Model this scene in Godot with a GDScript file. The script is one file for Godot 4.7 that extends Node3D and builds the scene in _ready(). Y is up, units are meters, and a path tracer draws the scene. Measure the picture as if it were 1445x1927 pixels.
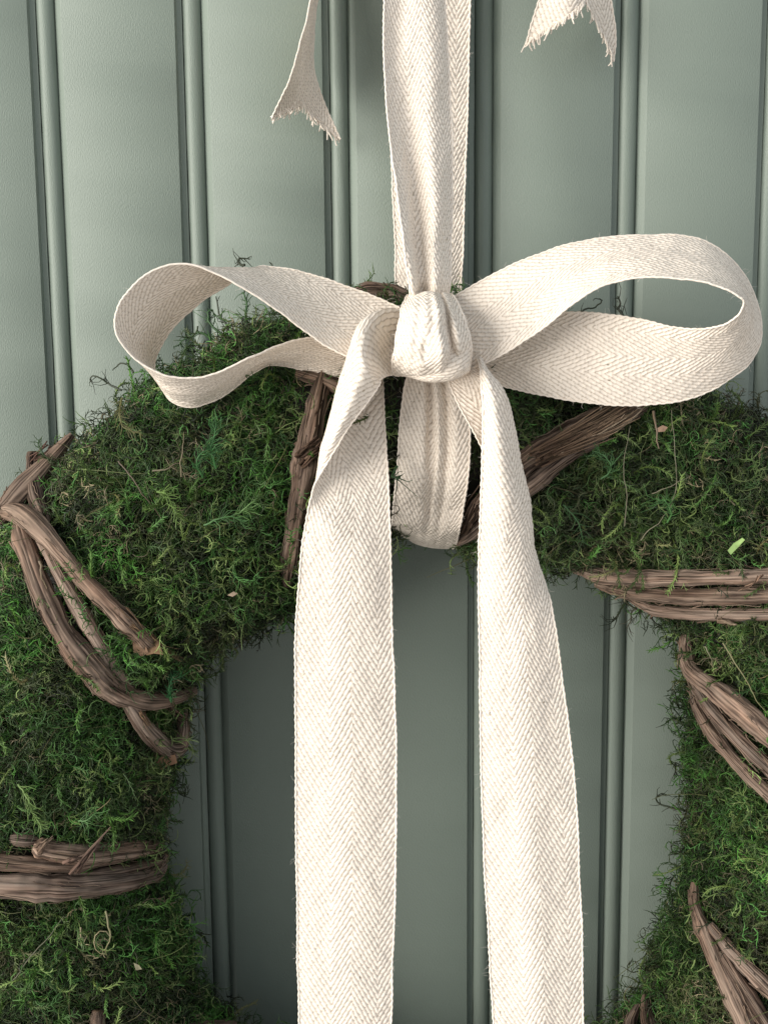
extends Node3D
# A moss and grapevine wreath with a herringbone ribbon bow on a painted beadboard door.
# Photograph pixels (1445 x 1927) are used as a survey: spot() turns a pixel and a height above the door (mm) into a point.

const PW := 1445.0
const PH := 1927.0
const FOV := 42.0
const DIST := 0.5
const PITCH := -9.6148
const ROLL := -0.5203

var cam_pos: Vector3
var cam_basis: Basis
var rng := RandomNumberGenerator.new()
var noise := FastNoiseLite.new()
var fine := FastNoiseLite.new()
var cloth: StandardMaterial3D
var bark: StandardMaterial3D
var moss_mat: StandardMaterial3D
var paint: StandardMaterial3D

# wreath body
const ZC := 0.041
const ZH := 0.034
var ring_c: Vector3
var in_a: PackedFloat32Array = []
var in_r: PackedFloat32Array = []
var out_a: PackedFloat32Array = []
var out_r: PackedFloat32Array = []
var vine_pts: Array = []          # [Vector3, radius] samples, so that moss leaves the vines free


func _ready() -> void:
	rng.seed = 20241
	noise.seed = 7
	noise.frequency = 1.0
	noise.noise_type = FastNoiseLite.TYPE_SIMPLEX_SMOOTH
	fine.seed = 11
	fine.frequency = 1.0
	fine.noise_type = FastNoiseLite.TYPE_PERLIN
	# ---- camera
	var p := deg_to_rad(-PITCH)
	cam_pos = Vector3(0, DIST * sin(p), DIST * cos(p))
	cam_basis = Basis.from_euler(Vector3(deg_to_rad(PITCH), 0, 0)) * Basis(Vector3(0, 0, 1), deg_to_rad(ROLL))
	var cam := Camera3D.new()
	cam.name = "camera"
	cam.fov = FOV
	cam.near = 0.01
	cam.far = 200.0
	cam.transform = Transform3D(cam_basis, cam_pos)
	add_child(cam)
	cam.current = true
	# ---- daylight: open shade on an overcast day, brightest from the left
	var sky_m := ProceduralSkyMaterial.new()
	sky_m.sky_top_color = Color(0.60, 0.63, 0.66)
	sky_m.sky_horizon_color = Color(0.82, 0.83, 0.84)
	sky_m.sky_curve = 0.2
	sky_m.ground_bottom_color = Color(0.62, 0.61, 0.60)
	sky_m.ground_horizon_color = Color(0.74, 0.74, 0.73)
	sky_m.sun_angle_max = 0.0
	var sky := Sky.new()
	sky.sky_material = sky_m
	var env := Environment.new()
	env.background_mode = Environment.BG_SKY
	env.sky = sky
	env.background_energy_multiplier = 0.57
	env.tonemap_mode = Environment.TONE_MAPPER_LINEAR
	env.tonemap_exposure = 2.95
	env.sdfgi_enabled = true
	env.ssao_enabled = true
	env.ssil_enabled = true
	var we := WorldEnvironment.new()
	we.name = "daylight"
	we.environment = env
	add_child(we)
	var sun := DirectionalLight3D.new()
	sun.name = "overcast_sun"
	sun.light_energy = 0.5
	sun.light_angular_distance = 42.0
	sun.light_color = Color(1.0, 0.98, 0.95)
	sun.shadow_enabled = true
	sun.look_at_from_position(Vector3(-1.0, 0.16, 0.66), Vector3.ZERO, Vector3.UP)
	add_child(sun)
	# ---- materials
	make_materials()
	# ---- structure, then the objects
	build_door()
	build_ring_tables()
	build_wreath()
	build_hanging_ribbon()
	build_bow()
	build_tail_ends()


# ------------------------------------------------------------------ survey helpers
func spot(px: float, py: float, zmm: float) -> Vector3:
	var t := tan(deg_to_rad(FOV / 2.0))
	var d: Vector3 = cam_basis * Vector3((px - PW / 2.0) / (PH / 2.0) * t, -(py - PH / 2.0) / (PH / 2.0) * t, -1.0)
	var s := (zmm * 0.001 - cam_pos.z) / d.z
	return cam_pos + d * s


func pixel(w: Vector3) -> Vector2:
	var t := tan(deg_to_rad(FOV / 2.0))
	var l: Vector3 = cam_basis.inverse() * (w - cam_pos)
	return Vector2(PW / 2.0 + l.x / -l.z / t * PH / 2.0, PH / 2.0 - l.y / -l.z / t * PH / 2.0)


func cat(a: Vector3, b: Vector3, c: Vector3, d: Vector3, f: float) -> Vector3:
	return 0.5 * ((2.0 * b) + (c - a) * f + (2.0 * a - 5.0 * b + 4.0 * c - d) * f * f + (3.0 * b - a - 3.0 * c + d) * f * f * f)


func along(p: Array, t: float) -> Vector3:
	var n := p.size()
	var i := clampi(int(t), 0, n - 2)
	var f := t - i
	var a: Vector3 = p[i - 1] if i > 0 else p[0] * 2.0 - p[1]
	var d: Vector3 = p[i + 2] if i < n - 2 else p[n - 1] * 2.0 - p[n - 2]
	return cat(a, p[i], p[i + 1], d, f)


# ------------------------------------------------------------------ scene tree helpers
func thing(called: String, label: String, category: String, at: Vector3, group := "") -> Node3D:
	var o := Node3D.new()
	o.name = called
	o.position = at
	o.set_meta("label", label)
	o.set_meta("category", category)
	if group:
		o.set_meta("group", group)
	add_child(o, true)
	return o


func part(called: String, m: Mesh, mat: Material, parent: Node3D, label := "") -> MeshInstance3D:
	var o := MeshInstance3D.new()
	o.name = called
	o.mesh = m
	for k in m.get_surface_count():
		m.surface_set_material(k, mat)
	var base := Vector3.ZERO
	var q: Node = parent
	while q != self:
		base += (q as Node3D).position
		q = q.get_parent()
	o.position = -base
	if label:
		o.set_meta("label", label)
	parent.add_child(o, true)
	return o


class Heap:
	var v := PackedVector3Array()
	var n := PackedVector3Array()
	var c := PackedColorArray()
	var i := PackedInt32Array()
	func mesh() -> ArrayMesh:
		var a := []
		a.resize(Mesh.ARRAY_MAX)
		a[Mesh.ARRAY_VERTEX] = v
		a[Mesh.ARRAY_NORMAL] = n
		a[Mesh.ARRAY_COLOR] = c
		a[Mesh.ARRAY_INDEX] = i
		var m := ArrayMesh.new()
		m.add_surface_from_arrays(Mesh.PRIMITIVE_TRIANGLES, a)
		return m


func tube(h: Heap, pts: PackedVector3Array, r0: float, r1: float, sides: int, c0: Color, c1: Color) -> void:
	var m := pts.size()
	var up := Vector3(0.31, 0.77, 0.55)
	var first := h.v.size()
	for k in m:
		var t: Vector3 = (pts[mini(k + 1, m - 1)] - pts[maxi(k - 1, 0)]).normalized()
		var b := t.cross(up)
		if b.length() < 0.05:
			b = t.cross(Vector3(1, 0, 0))
		b = b.normalized()
		up = b.cross(t).normalized()
		var f := float(k) / (m - 1)
		var r := lerpf(r0, r1, f)
		var cc := c0.lerp(c1, f)
		for s in sides:
			var a := TAU * s / sides
			var d := b * cos(a) + up * sin(a)
			h.v.append(pts[k] + d * r)
			h.n.append(d)
			h.c.append(cc)
	for k in m - 1:
		for s in sides:
			var a := first + k * sides + s
			var b2 := first + k * sides + (s + 1) % sides
			h.i.append_array(PackedInt32Array([a, b2, a + sides, b2, b2 + sides, a + sides]))


func make_materials() -> void:
	cloth = StandardMaterial3D.new()
	cloth.resource_name = "cotton"
	cloth.vertex_color_use_as_albedo = true
	cloth.roughness = 1.0
	cloth.metallic_specular = 0.2
	bark = StandardMaterial3D.new()
	bark.resource_name = "bark"
	bark.vertex_color_use_as_albedo = true
	bark.roughness = 0.85
	bark.metallic_specular = 0.3
	moss_mat = StandardMaterial3D.new()
	moss_mat.resource_name = "moss"
	moss_mat.vertex_color_use_as_albedo = true
	moss_mat.roughness = 0.55
	moss_mat.metallic_specular = 0.5
	paint = StandardMaterial3D.new()
	paint.resource_name = "paint"
	paint.albedo_color = Color(0.196, 0.237, 0.201).linear_to_srgb()
	paint.roughness = 0.5
	paint.metallic_specular = 0.45
	var nt := NoiseTexture2D.new()
	nt.width = 1024
	nt.height = 1024
	nt.seamless = true
	nt.normalize = true
	var fn := FastNoiseLite.new()
	fn.seed = 3
	fn.frequency = 0.09
	fn.fractal_octaves = 4
	fn.fractal_gain = 0.6
	nt.noise = fn
	paint.heightmap_enabled = true
	paint.heightmap_texture = nt
	paint.heightmap_scale = 0.011
	paint.uv1_triplanar = true
	paint.uv1_world_triplanar = true
	paint.uv1_scale = Vector3(21.0, 8.0, 21.0)


# ------------------------------------------------------------------ door
const GROOVE_X := -0.175679
const PITCH_X := 0.051771
func build_door() -> void:
	var door := thing("door", "sage green painted beadboard door with vertical beads behind the wreath", "door", Vector3(0, -0.7, -0.02))
	var y0 := -0.7
	var y1 := 0.75
	for k in range(-4, 12):
		# one tongue and groove board: left groove, bead, bevel and flat
		var x0 := GROOVE_X + PITCH_X * k
		var prof := [Vector2(0.0, -0.25), Vector2(0.35, -2.0), Vector2(2.2, -2.4), Vector2(2.3, -6.0), Vector2(8.8, -6.0), Vector2(8.85, -3.4), Vector2(9.1, -3.0), Vector2(9.35, -2.6), Vector2(11.6, -0.2), Vector2(11.9, 0.0), Vector2(51.45, 0.0), Vector2(51.7, -0.12)]
		var grp := [-1, -1, -1, -1, -1, -1, -1, 1, 1, 1, 1, 1]
		var b := part("board", extrude(x0, prof, grp, y0, y1, k * 13.0, 0.00012), paint, door)
		var arc := []
		var ag := []
		for s in 15:
			var a := PI - PI * s / 14.0
			arc.append(Vector2(5.55 + 3.3 * cos(a), -3.85 + 3.1 * sin(a)))
			ag.append(2)
		arc.push_front(Vector2(2.24, -5.9))
		ag.push_front(-1)
		arc.append(Vector2(8.86, -5.9))
		ag.append(-1)
		part("bead", extrude(x0, arc, ag, y0, y1, k * 7.7 + 3.0, 0.0002), paint, b)
	# the solid core of the door behind the boards
	var st := SurfaceTool.new()
	var bm := BoxMesh.new()
	bm.size = Vector3(PITCH_X * 16.0, y1 - y0, 0.034)
	st.append_from(bm, 0, Transform3D(Basis(), Vector3(GROOVE_X + PITCH_X * 4.0, (y0 + y1) / 2.0, -0.0235)))
	part("door_core", st.commit(), paint, door)


func extrude(x0: float, prof: Array, grp: Array, y0: float, y1: float, sd: float, wob: float) -> ArrayMesh:
	var st := SurfaceTool.new()
	st.begin(Mesh.PRIMITIVE_TRIANGLES)
	var n := 240
	var rows := []
	for j in n + 1:
		var y := lerpf(y0, y1, float(j) / n)
		var row := PackedVector3Array()
		for q in prof.size():
			var pr: Vector2 = prof[q]
			var edge := 0.0 if prof.size() == 12 and (q == 0 or q == 11) else 1.0
			var w := noise.get_noise_3d(y * 60.0, q * 1.7, sd) * wob * edge
			var w2 := noise.get_noise_3d(y * 25.0, q * 1.1 + 50.0, sd) * wob * 0.5
			row.append(Vector3(x0 + pr.x * 0.001 + w, y, pr.y * 0.001 + w2))
		rows.append(row)
	for j in n:
		for q in prof.size() - 1:
			st.set_smooth_group(grp[q])
			var a: Vector3 = rows[j][q]
			var b: Vector3 = rows[j][q + 1]
			var c: Vector3 = rows[j + 1][q]
			var d: Vector3 = rows[j + 1][q + 1]
			for v in [a, c, b, b, c, d]:
				st.set_smooth_group(grp[q])
				st.add_vertex(v)
	st.generate_normals()
	st.index()
	return st.commit()


# ------------------------------------------------------------------ wreath body
func build_ring_tables() -> void:
	ring_c = spot(808, 1520, ZC * 1000.0)
	var inner := [Vector2(545, 1150), Vector2(480, 1178), Vector2(395, 1200), Vector2(345, 1300), Vector2(318, 1480), Vector2(292, 1600), Vector2(325, 1750), Vector2(390, 1900), Vector2(500, 1990), Vector2(660, 2060), Vector2(808, 2080), Vector2(960, 2060), Vector2(1100, 1985), Vector2(1212, 1880), Vector2(1252, 1770), Vector2(1300, 1620), Vector2(1318, 1540), Vector2(1302, 1400), Vector2(1296, 1200), Vector2(1165, 1082), Vector2(1000, 1040), Vector2(890, 1040), Vector2(808, 995), Vector2(700, 1015), Vector2(600, 1085)]
	var outer := []
	for k in 24:
		var a := deg_to_rad(k * 15.0)
		var r := 958.0 if k < 8 or k > 10 else 946.0
		if k == 4 or k == 5:
			r = 930.0
		if k == 7:
			r = 972.0
		outer.append(Vector2(808 + r * cos(a), 1520 - r * sin(a)))
	fill_table(inner, in_a, in_r)
	fill_table(outer, out_a, out_r)


func fill_table(px: Array, aa: PackedFloat32Array, rr: PackedFloat32Array) -> void:
	var l := []
	for q: Vector2 in px:
		var w := spot(q.x, q.y, ZC * 1000.0) - ring_c
		l.append(Vector2(fposmod(atan2(w.y, w.x), TAU), Vector2(w.x, w.y).length()))
	l.sort_custom(func(a, b): return a.x < b.x)
	var last: Vector2 = l[-1]
	var lead: Vector2 = l[0]
	l.push_front(Vector2(last.x - TAU, last.y))
	l.append(Vector2(lead.x + TAU, lead.y))
	for q: Vector2 in l:
		aa.append(q.x)
		rr.append(q.y)


func look_up(aa: PackedFloat32Array, rr: PackedFloat32Array, a: float) -> float:
	a = fposmod(a, TAU)
	for k in aa.size() - 1:
		if a <= aa[k + 1]:
			return lerpf(rr[k], rr[k + 1], smoothstep(0.0, 1.0, (a - aa[k]) / maxf(aa[k + 1] - aa[k], 1e-6)))
	return rr[-1]


func lump(p: Vector3) -> float:
	return noise.get_noise_3dv(p * 42.0) * 0.0060 + noise.get_noise_3dv(p * 110.0 + Vector3(5, 3, 1)) * 0.0026


func ring_point(a: float, t: float, raise := 0.0) -> Array:
	var ri := look_up(in_a, in_r, a)
	var ro := look_up(out_a, out_r, a)
	var rm := (ri + ro) / 2.0
	var rh := (ro - ri) / 2.0
	var e := Vector3(cos(a), sin(a), 0)
	var nrm := (e * cos(t) / rh + Vector3(0, 0, sin(t)) / ZH).normalized()
	var p := ring_c + e * (rm + rh * cos(t)) + Vector3(0, 0, ZH * sin(t))
	p += nrm * (lump(p) + raise)
	return [p, nrm]


func front_z(px: float, py: float) -> float:   # height of the moss front under a pixel, in mm
	var z := 70.0
	for k in 6:
		var w := spot(px, py, z) - ring_c
		var a := atan2(w.y, w.x)
		var ri := look_up(in_a, in_r, a)
		var ro := look_up(out_a, out_r, a)
		var c := clampf((Vector2(w.x, w.y).length() - (ri + ro) / 2.0) / ((ro - ri) / 2.0), -1.0, 1.0)
		z = lerpf(z, (ZC + ZH * sqrt(1.0 - c * c)) * 1000.0, 0.7)
	return z


func build_wreath() -> void:
	var wreath := thing("wreath", "round grapevine wreath wrapped in green moss hanging on the door", "wreath", ring_c + Vector3(0, -0.2, -ZC))
	# moss core under the living threads, near black to paint shade into gaps
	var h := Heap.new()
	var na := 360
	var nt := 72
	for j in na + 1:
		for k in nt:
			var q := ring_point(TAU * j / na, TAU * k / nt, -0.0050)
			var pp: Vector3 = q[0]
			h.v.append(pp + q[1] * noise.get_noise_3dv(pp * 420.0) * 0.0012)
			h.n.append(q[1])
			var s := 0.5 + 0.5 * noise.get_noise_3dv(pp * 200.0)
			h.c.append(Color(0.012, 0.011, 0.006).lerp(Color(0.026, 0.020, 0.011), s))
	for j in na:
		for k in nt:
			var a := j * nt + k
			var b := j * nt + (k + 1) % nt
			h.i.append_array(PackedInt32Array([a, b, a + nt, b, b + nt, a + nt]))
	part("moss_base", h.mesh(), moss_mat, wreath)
	build_vines(wreath)
	build_moss(wreath)
	build_stray_bits(wreath)


# ------------------------------------------------------------------ vines
func vine(wreath: Node3D, pts: Array, tone := 0.5, sd := 0.0) -> MeshInstance3D:
	# pts: [px, py, radius in px, lift in mm above the moss front]
	var ctrl := []
	var rad := []
	for q in pts:
		var r: float = q[2] * 0.172
		var z: float = q[4] if q.size() > 4 else front_z(q[0], q[1]) + q[3]
		if q.size() > 4:
			z = maxf(z + 2.0, minf(front_z(q[0], q[1]) + 4.0, z + 14.0))
		ctrl.append(spot(q[0], q[1], z))
		rad.append(Vector3(r * 0.001, 0, 0))
	var total := 0.0
	for k in ctrl.size() - 1:
		total += (ctrl[k + 1] - ctrl[k]).length()
	var n := maxi(12, int(total / 0.0009))
	var sides := 60
	var h := Heap.new()
	var up := Vector3(0, 0, 1)
	var grid := []
	for j in n + 1:
		var t := float(j) / n * (ctrl.size() - 1)
		var p := along(ctrl, t)
		var tan_v := (along(ctrl, minf(t + 0.05, ctrl.size() - 1.0)) - along(ctrl, maxf(t - 0.05, 0.0))).normalized()
		var b := tan_v.cross(up).normalized()
		up = b.cross(tan_v).normalized()
		var r := along(rad, t).x
		if j % 4 == 0:
			vine_pts.append([p, r])
		var s := float(j) * 0.0009
		var ends := minf(float(j), float(n - j)) * 0.0009
		for node in 3:
			var s0: float = total * fposmod(sd * 0.377 + node * 0.331, 1.0)
			r *= 1.0 + 0.13 * exp(-pow((s - s0) / 0.0028, 2.0))
		r *= 0.86 + 0.15 * noise.get_noise_2d(s * 90.0, sd * 9.0)
		var row := PackedVector3Array()
		for k in sides:
			var a := TAU * k / sides
			var tw := a + s * 4.0
			var cx := cos(tw)
			var cy := sin(tw)
			var ridge := noise.get_noise_3d(cx * 3.0 + sd, cy * 3.0, s * 14.0 + sd)
			var ridge2 := fine.get_noise_3d(cx * 8.5 + sd, cy * 8.5, s * 22.0) + 0.35 * fine.get_noise_3d(cx * 17.0, cy * 17.0 + sd, s * 90.0)
			var broad := noise.get_noise_3d(cx * 0.8, cy * 0.8 + sd, s * 55.0)
			var crack := noise.get_noise_3d(cx * 1.6 + 40.0, cy * 1.6 + sd, s * 260.0)
			var rr := r * (1.0 + 0.07 * (1.0 - 2.6 * absf(ridge)) + 0.13 * ridge2 + 0.17 * broad - 0.02)
			if crack > 0.55:
				rr -= 0.00035
			if ends < 0.003:
				rr *= 1.0 - 0.25 * (1.0 - ends / 0.003) * (0.6 + ridge2)
			row.append(p + (b * cos(a) + up * sin(a)) * rr)
			var f := clampf(0.36 + 0.40 * (0.5 - absf(ridge) * 2.2) + 1.15 * ridge2 + 0.30 * broad + 0.28 * noise.get_noise_3d(cx * 0.9, cy * 0.9, s * 70.0 + sd) + (tone - 0.5), 0.0, 1.0)
			var c := Color(0.026, 0.017, 0.012).lerp(Color(0.350, 0.250, 0.185), f)
			if crack > 0.57:
				c = c.lerp(Color(0.03, 0.02, 0.014), 0.8)
			var grey := (c.r + c.g + c.b) / 3.0
			c = c.lerp(Color(grey * 1.10, grey * 0.98, grey * 0.89), 0.08 + 0.34 * fposmod(sd * 0.618, 1.0))
			c = c * (0.78 + 0.44 * fposmod(sd * 0.29, 1.0))
			var red := noise.get_noise_3d(s * 30.0, sd * 3.0, cx)
			c = c.lerp(Color(c.r * 1.05, c.g * 0.88, c.b * 0.80), clampf(red + 0.2, 0.0, 1.0))
			h.c.append(c)
		grid.append(row)
		h.v.append_array(row)
	# normals from neighbours
	for j in n + 1:
		for k in sides:
			var du: Vector3 = grid[j][(k + 1) % sides] - grid[j][(k + sides - 1) % sides]
			var dv: Vector3 = grid[mini(j + 1, n)][k] - grid[maxi(j - 1, 0)][k]
			h.n.append(dv.cross(du).normalized())
	var mid0 := h.v.size()
	for e in 2:
		var j := 0 if e == 0 else n
		var c := Vector3.ZERO
		for k in sides:
			c += grid[j][k]
		h.v.append(c / sides)
		var out: Vector3 = (grid[0][0] - grid[1][0]).normalized() if e == 0 else (grid[n][0] - grid[n - 1][0]).normalized()
		h.n.append(out)
		h.c.append(Color(0.20, 0.13, 0.08))
	var flip: bool = h.n[5].dot(grid[0][5] - h.v[mid0]) < 0.0
	if flip:
		for k in mid0:
			h.n[k] = -h.n[k]
	for j in n:
		for k in sides:
			var a := j * sides + k
			var b := j * sides + (k + 1) % sides
			h.i.append_array(PackedInt32Array([a, b, a + sides, b, b + sides, a + sides]))
	for k in sides:
		h.i.append_array(PackedInt32Array([mid0, (k + 1) % sides, k, mid0 + 1, n * sides + k, n * sides + (k + 1) % sides]))
	var o := part("vine", h.mesh(), bark, wreath)
	# thin strips of bark lifting off
	var hp := Heap.new()
	for q in int(total * 260.0) + 3:
		var j0 := rng.randi_range(1, maxi(n - 12, 2))
		var span := rng.randi_range(8, mini(30, maxi(n - j0 - 1, 9)))
		var k := rng.randf_range(0, sides)
		var slide := rng.randf_range(-4.0, 4.0)
		var lift := rng.randf_range(0.0002, 0.0016)
		var line := PackedVector3Array()
		for e in 9:
			var t := e / 8.0
			var j := mini(j0 + int(t * span), n)
			var kk := int(fposmod(k + slide * t, sides))
			var mid := Vector3.ZERO
			for m in 4:
				mid += grid[j][m * 15] / 4.0
			var out: Vector3 = (grid[j][kk] - mid).normalized()
			line.append(grid[j][kk] + out * (0.00005 + lift * pow(absf(2.0 * t - 1.0) if q % 3 else t, 3.0)))
		var g := rng.randf_range(0.3, 1.15)
		tube(hp, line, rng.randf_range(0.00012, 0.00034), 0.00008, 4, Color(0.20, 0.14, 0.10) * g, Color(0.30, 0.22, 0.165) * g)
	part("bark_strips", hp.mesh(), bark, o).set_meta("kind", "stuff")
	return o


func strands(parent: Node3D, called: String, from: Vector2, to: Vector2, spread: Vector2, count: int, lift: float, bend: float, r := 0.00025, c0 := Color(0.24, 0.15, 0.09), c1 := Color(0.34, 0.23, 0.14)) -> void:
	# loose bark fibres running from one pixel to another, spreading out
	var h := Heap.new()
	var side := (to - from).orthogonal().normalized()
	for k in count:
		var o0 := rng.randf_range(-1, 1)
		var o1 := o0 * 0.6 + rng.randf_range(-0.5, 0.5)
		var f0 := from + side * o0 * spread.x + (to - from) * rng.randf_range(0.0, 0.25)
		var f1 := to + side * o1 * spread.y + (to - from) * rng.randf_range(-0.3, 0.08)
		var mid := (f0 + f1) / 2.0 + side * bend * rng.randf_range(0.3, 1.0)
		var pts := PackedVector3Array()
		var za := front_z(f0.x, f0.y) + lift
		var zb := front_z(f1.x, f1.y) + lift
		var up := rng.randf_range(0.3, 2.4)
		for s in 11:
			var t := s / 10.0
			var q := f0.lerp(mid, t).lerp(mid.lerp(f1, t), t)
			q += side * 3.0 * noise.get_noise_2d(t * 1.5, k * 7.3)
			pts.append(spot(q.x, q.y, lerpf(za, zb, t) + up * sin(t * PI) + 1.5 * noise.get_noise_2d(t * 2.0, k * 3.1 + 90.0)))
		var g := rng.randf_range(0.25, 1.0)
		tube(h, pts, r * rng.randf_range(0.7, 1.3), r * 0.35, 4, c0 * g, c1 * g)
	part(called, h.mesh(), bark, parent)


func flake(parent: Node3D, called: String, outline: Array, lift: float, curl: float, c: Color) -> void:
	# a curled scrap of bark or leaf: outline in pixels, fanned from its middle, 0.4 mm thick
	var h := Heap.new()
	var mid := Vector2.ZERO
	for q: Vector2 in outline:
		mid += q / outline.size()
	var base := front_z(mid.x, mid.y) + lift
	var rings := 4
	for face in 2:
		var first := h.v.size()
		for r in rings + 1:
			for k in outline.size():
				var q: Vector2 = mid.lerp(outline[k], float(r) / rings)
				var d := (q - mid) * 0.17
				h.v.append(spot(q.x, q.y, base + curl * d.x * d.x * 0.05 - curl * d.y * 0.3 + 0.4 * noise.get_noise_2d(q.x * 0.05, q.y * 0.05) - face * 0.4))
				h.n.append((Vector3(-curl * d.x * 0.1, 0, 1) if face == 0 else Vector3(curl * d.x * 0.1, 0, -1)).normalized())
				h.c.append(c * (0.75 + 0.5 * (0.5 + noise.get_noise_2d(q.x * 0.12, q.y * 0.02))))
		var m := outline.size()
		for r in rings:
			for k in m:
				var a := first + r * m + k
				var b := first + r * m + (k + 1) % m
				var area: float = (outline[1] - outline[0]).cross(outline[2] - outline[1])
				if (area > 0.0) == (face == 0):
					h.i.append_array(PackedInt32Array([a, a + m, b, b, a + m, b + m]))
				else:
					h.i.append_array(PackedInt32Array([a, b, a + m, b, b + m, a + m]))
	part(called, h.mesh(), bark, parent)


func build_vines(w: Node3D) -> void:
	# left, crossing over the shoulder of the wreath
	var a6 := vine(w, [[62, 850, 12, 0.5], [64, 890, 16, 0.5], [75, 940, 22, 0.5], [95, 1000, 14, 0.0]], 0.30, 1.0)
	vine(w, [[35, 985, 16, 1.0], [52, 1035, 23, 1.5], [80, 1110, 25, 2.0], [122, 1195, 26, 2.5], [175, 1262, 29, 3.0], [215, 1297, 28, 3.0], [262, 1318, 22, 3.5], [318, 1316, 15, 4.0], [365, 1300, 12, 3.0]], 0.52, 2.0)
	vine(w, [[70, 960, 13, 1.0], [85, 1020, 14, 1.5], [112, 1078, 14, 2.0], [150, 1145, 16, 2.0], [192, 1215, 17, 2.0], [235, 1285, 13, 2.0], [255, 1310, 11, 1.0]], 0.60, 3.0)
	vine(w, [[137, 818, 8, 2.5], [112, 846, 14, 4.0], [74, 888, 21, 5.0], [36, 930, 28, 5.5], [8, 962, 23, 5.0], [-10, 985, 12, 4.0]], 0.58, 4.0)
	var a2 := vine(w, [[4, 962, 14, 5.5], [40, 968, 25, 6.5], [85, 1005, 21, 7.0], [122, 1048, 18, 7.5], [165, 1098, 17, 7.5], [210, 1142, 18, 7.5], [240, 1172, 20, 7.5], [272, 1202, 16, 7.0], [290, 1222, 11, 6.0]], 0.66, 5.0)
	var a5 := vine(w, [[222, 1290, 12, 3.0], [245, 1330, 15, 4.0], [278, 1376, 18, 5.0], [312, 1408, 21, 6.0], [338, 1405, 17, 5.0], [346, 1375, 13, 3.0], [345, 1335, 11, 0.0]], 0.62, 6.0)
	flake(a2, "bark_flake", [Vector2(248, 1190), Vector2(268, 1200), Vector2(280, 1228), Vector2(268, 1236), Vector2(252, 1228)], 8.0, 1.4, Color(0.22, 0.14, 0.09))
	flake(a2, "bark_flake", [Vector2(278, 1195), Vector2(298, 1205), Vector2(308, 1232), Vector2(290, 1230), Vector2(276, 1233)], 9.5, -1.4, Color(0.27, 0.17, 0.10))
	flake(a5, "bark_flake", [Vector2(300, 1425), Vector2(330, 1420), Vector2(334, 1436), Vector2(316, 1442), Vector2(304, 1448), Vector2(292, 1434)], 7.5, 0.8, Color(0.30, 0.18, 0.11))
	strands(a2, "bark_fibre", Vector2(280, 1190), Vector2(350, 1245), Vector2(3, 20), 7, 9.0, -16.0, 0.00022)
	strands(a2, "bark_fibre", Vector2(225, 1145), Vector2(290, 1215), Vector2(14, 10), 12, 9.5, 3.0, 0.00022)
	strands(a6, "bark_fibre", Vector2(95, 835), Vector2(58, 868), Vector2(10, 14), 9, 2.0, 6.0, 0.0003, Color(0.14, 0.08, 0.06), Color(0.20, 0.12, 0.09))
	strands(a5, "bark_fibre", Vector2(300, 1305), Vector2(355, 1355), Vector2(10, 12), 8, 4.0, -12.0, 0.0004, Color(0.16, 0.10, 0.07), Color(0.22, 0.15, 0.11))
	strands(a5, "bark_fibre", Vector2(262, 1335), Vector2(290, 1372), Vector2(8, 5), 6, 7.5, -8.0, 0.00028)
	# lower left, lying across the wreath
	vine(w, [[-90, 1596, 16, 2.0], [-30, 1617, 17, 3.0], [50, 1626, 16, 3.5], [130, 1630, 14, 3.0], [205, 1618, 12, 2.0], [262, 1606, 9, 1.0]], 0.48, 7.0)
	vine(w, [[-100, 1640, 24, 2.0], [-30, 1662, 26, 4.0], [60, 1668, 28, 4.5], [150, 1669, 26, 4.5], [235, 1659, 20, 4.0], [292, 1644, 16, 3.0], [312, 1628, 9, 2.0]], 0.55, 8.0)
	vine(w, [[120, 1648, 10, 2.0], [190, 1646, 14, 2.0], [250, 1636, 15, 2.0], [300, 1622, 12, 2.0], [314, 1608, 8, 2.0]], 0.35, 9.0)
	var b3 := vine(w, [[64, 1592, 16, 3.0], [100, 1602, 22, 3.5], [170, 1608, 21, 3.5], [240, 1600, 19, 3.0], [300, 1594, 12, 2.0]], 0.50, 10.0)
	vine(w, [[22, 1578, 10, 2.0], [45, 1580, 12, 2.5], [72, 1582, 10, 2.0]], 0.52, 11.0)
	strands(b3, "bark_fibre", Vector2(135, 1650), Vector2(205, 1562), Vector2(7, 3), 7, 10.0, 2.0, 0.0005, Color(0.19, 0.12, 0.09), Color(0.26, 0.18, 0.14))
	strands(b3, "bark_fibre", Vector2(120, 1625), Vector2(170, 1605), Vector2(5, 4), 6, 9.5, 4.0, 0.0006, Color(0.19, 0.12, 0.09), Color(0.24, 0.17, 0.13))
	strands(b3, "bark_fibre", Vector2(66, 1602), Vector2(98, 1574), Vector2(10, 8), 10, 7.0, 2.0, 0.0005, Color(0.15, 0.10, 0.07), Color(0.26, 0.19, 0.14))
	# upper left of the knot
	var c1 := vine(w, [[612, 690, 17, 1.0], [600, 740, 19, 2.5], [590, 790, 21, 3.0], [580, 845, 27, 3.5], [575, 870, 26, 3.5], [566, 930, 23, 3.5], [555, 1000, 21, 3.5], [546, 1052, 19, 3.0], [540, 1100, 13, 2.0]], 0.34, 12.0)
	vine(w, [[560, 700, 13, 1.0], [600, 712, 16, 1.5], [650, 735, 17, 1.0]], 0.20, 13.0)
	vine(w, [[560, 830, 9, 1.0], [600, 905, 11, 0.5], [605, 960, 9, 0.0]], 0.25, 13.5)
	strands(c1, "bark_fibre", Vector2(560, 870), Vector2(605, 835), Vector2(16, 16), 16, 8.0, 4.0, 0.0006, Color(0.12, 0.075, 0.05), Color(0.17, 0.11, 0.08))
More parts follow.
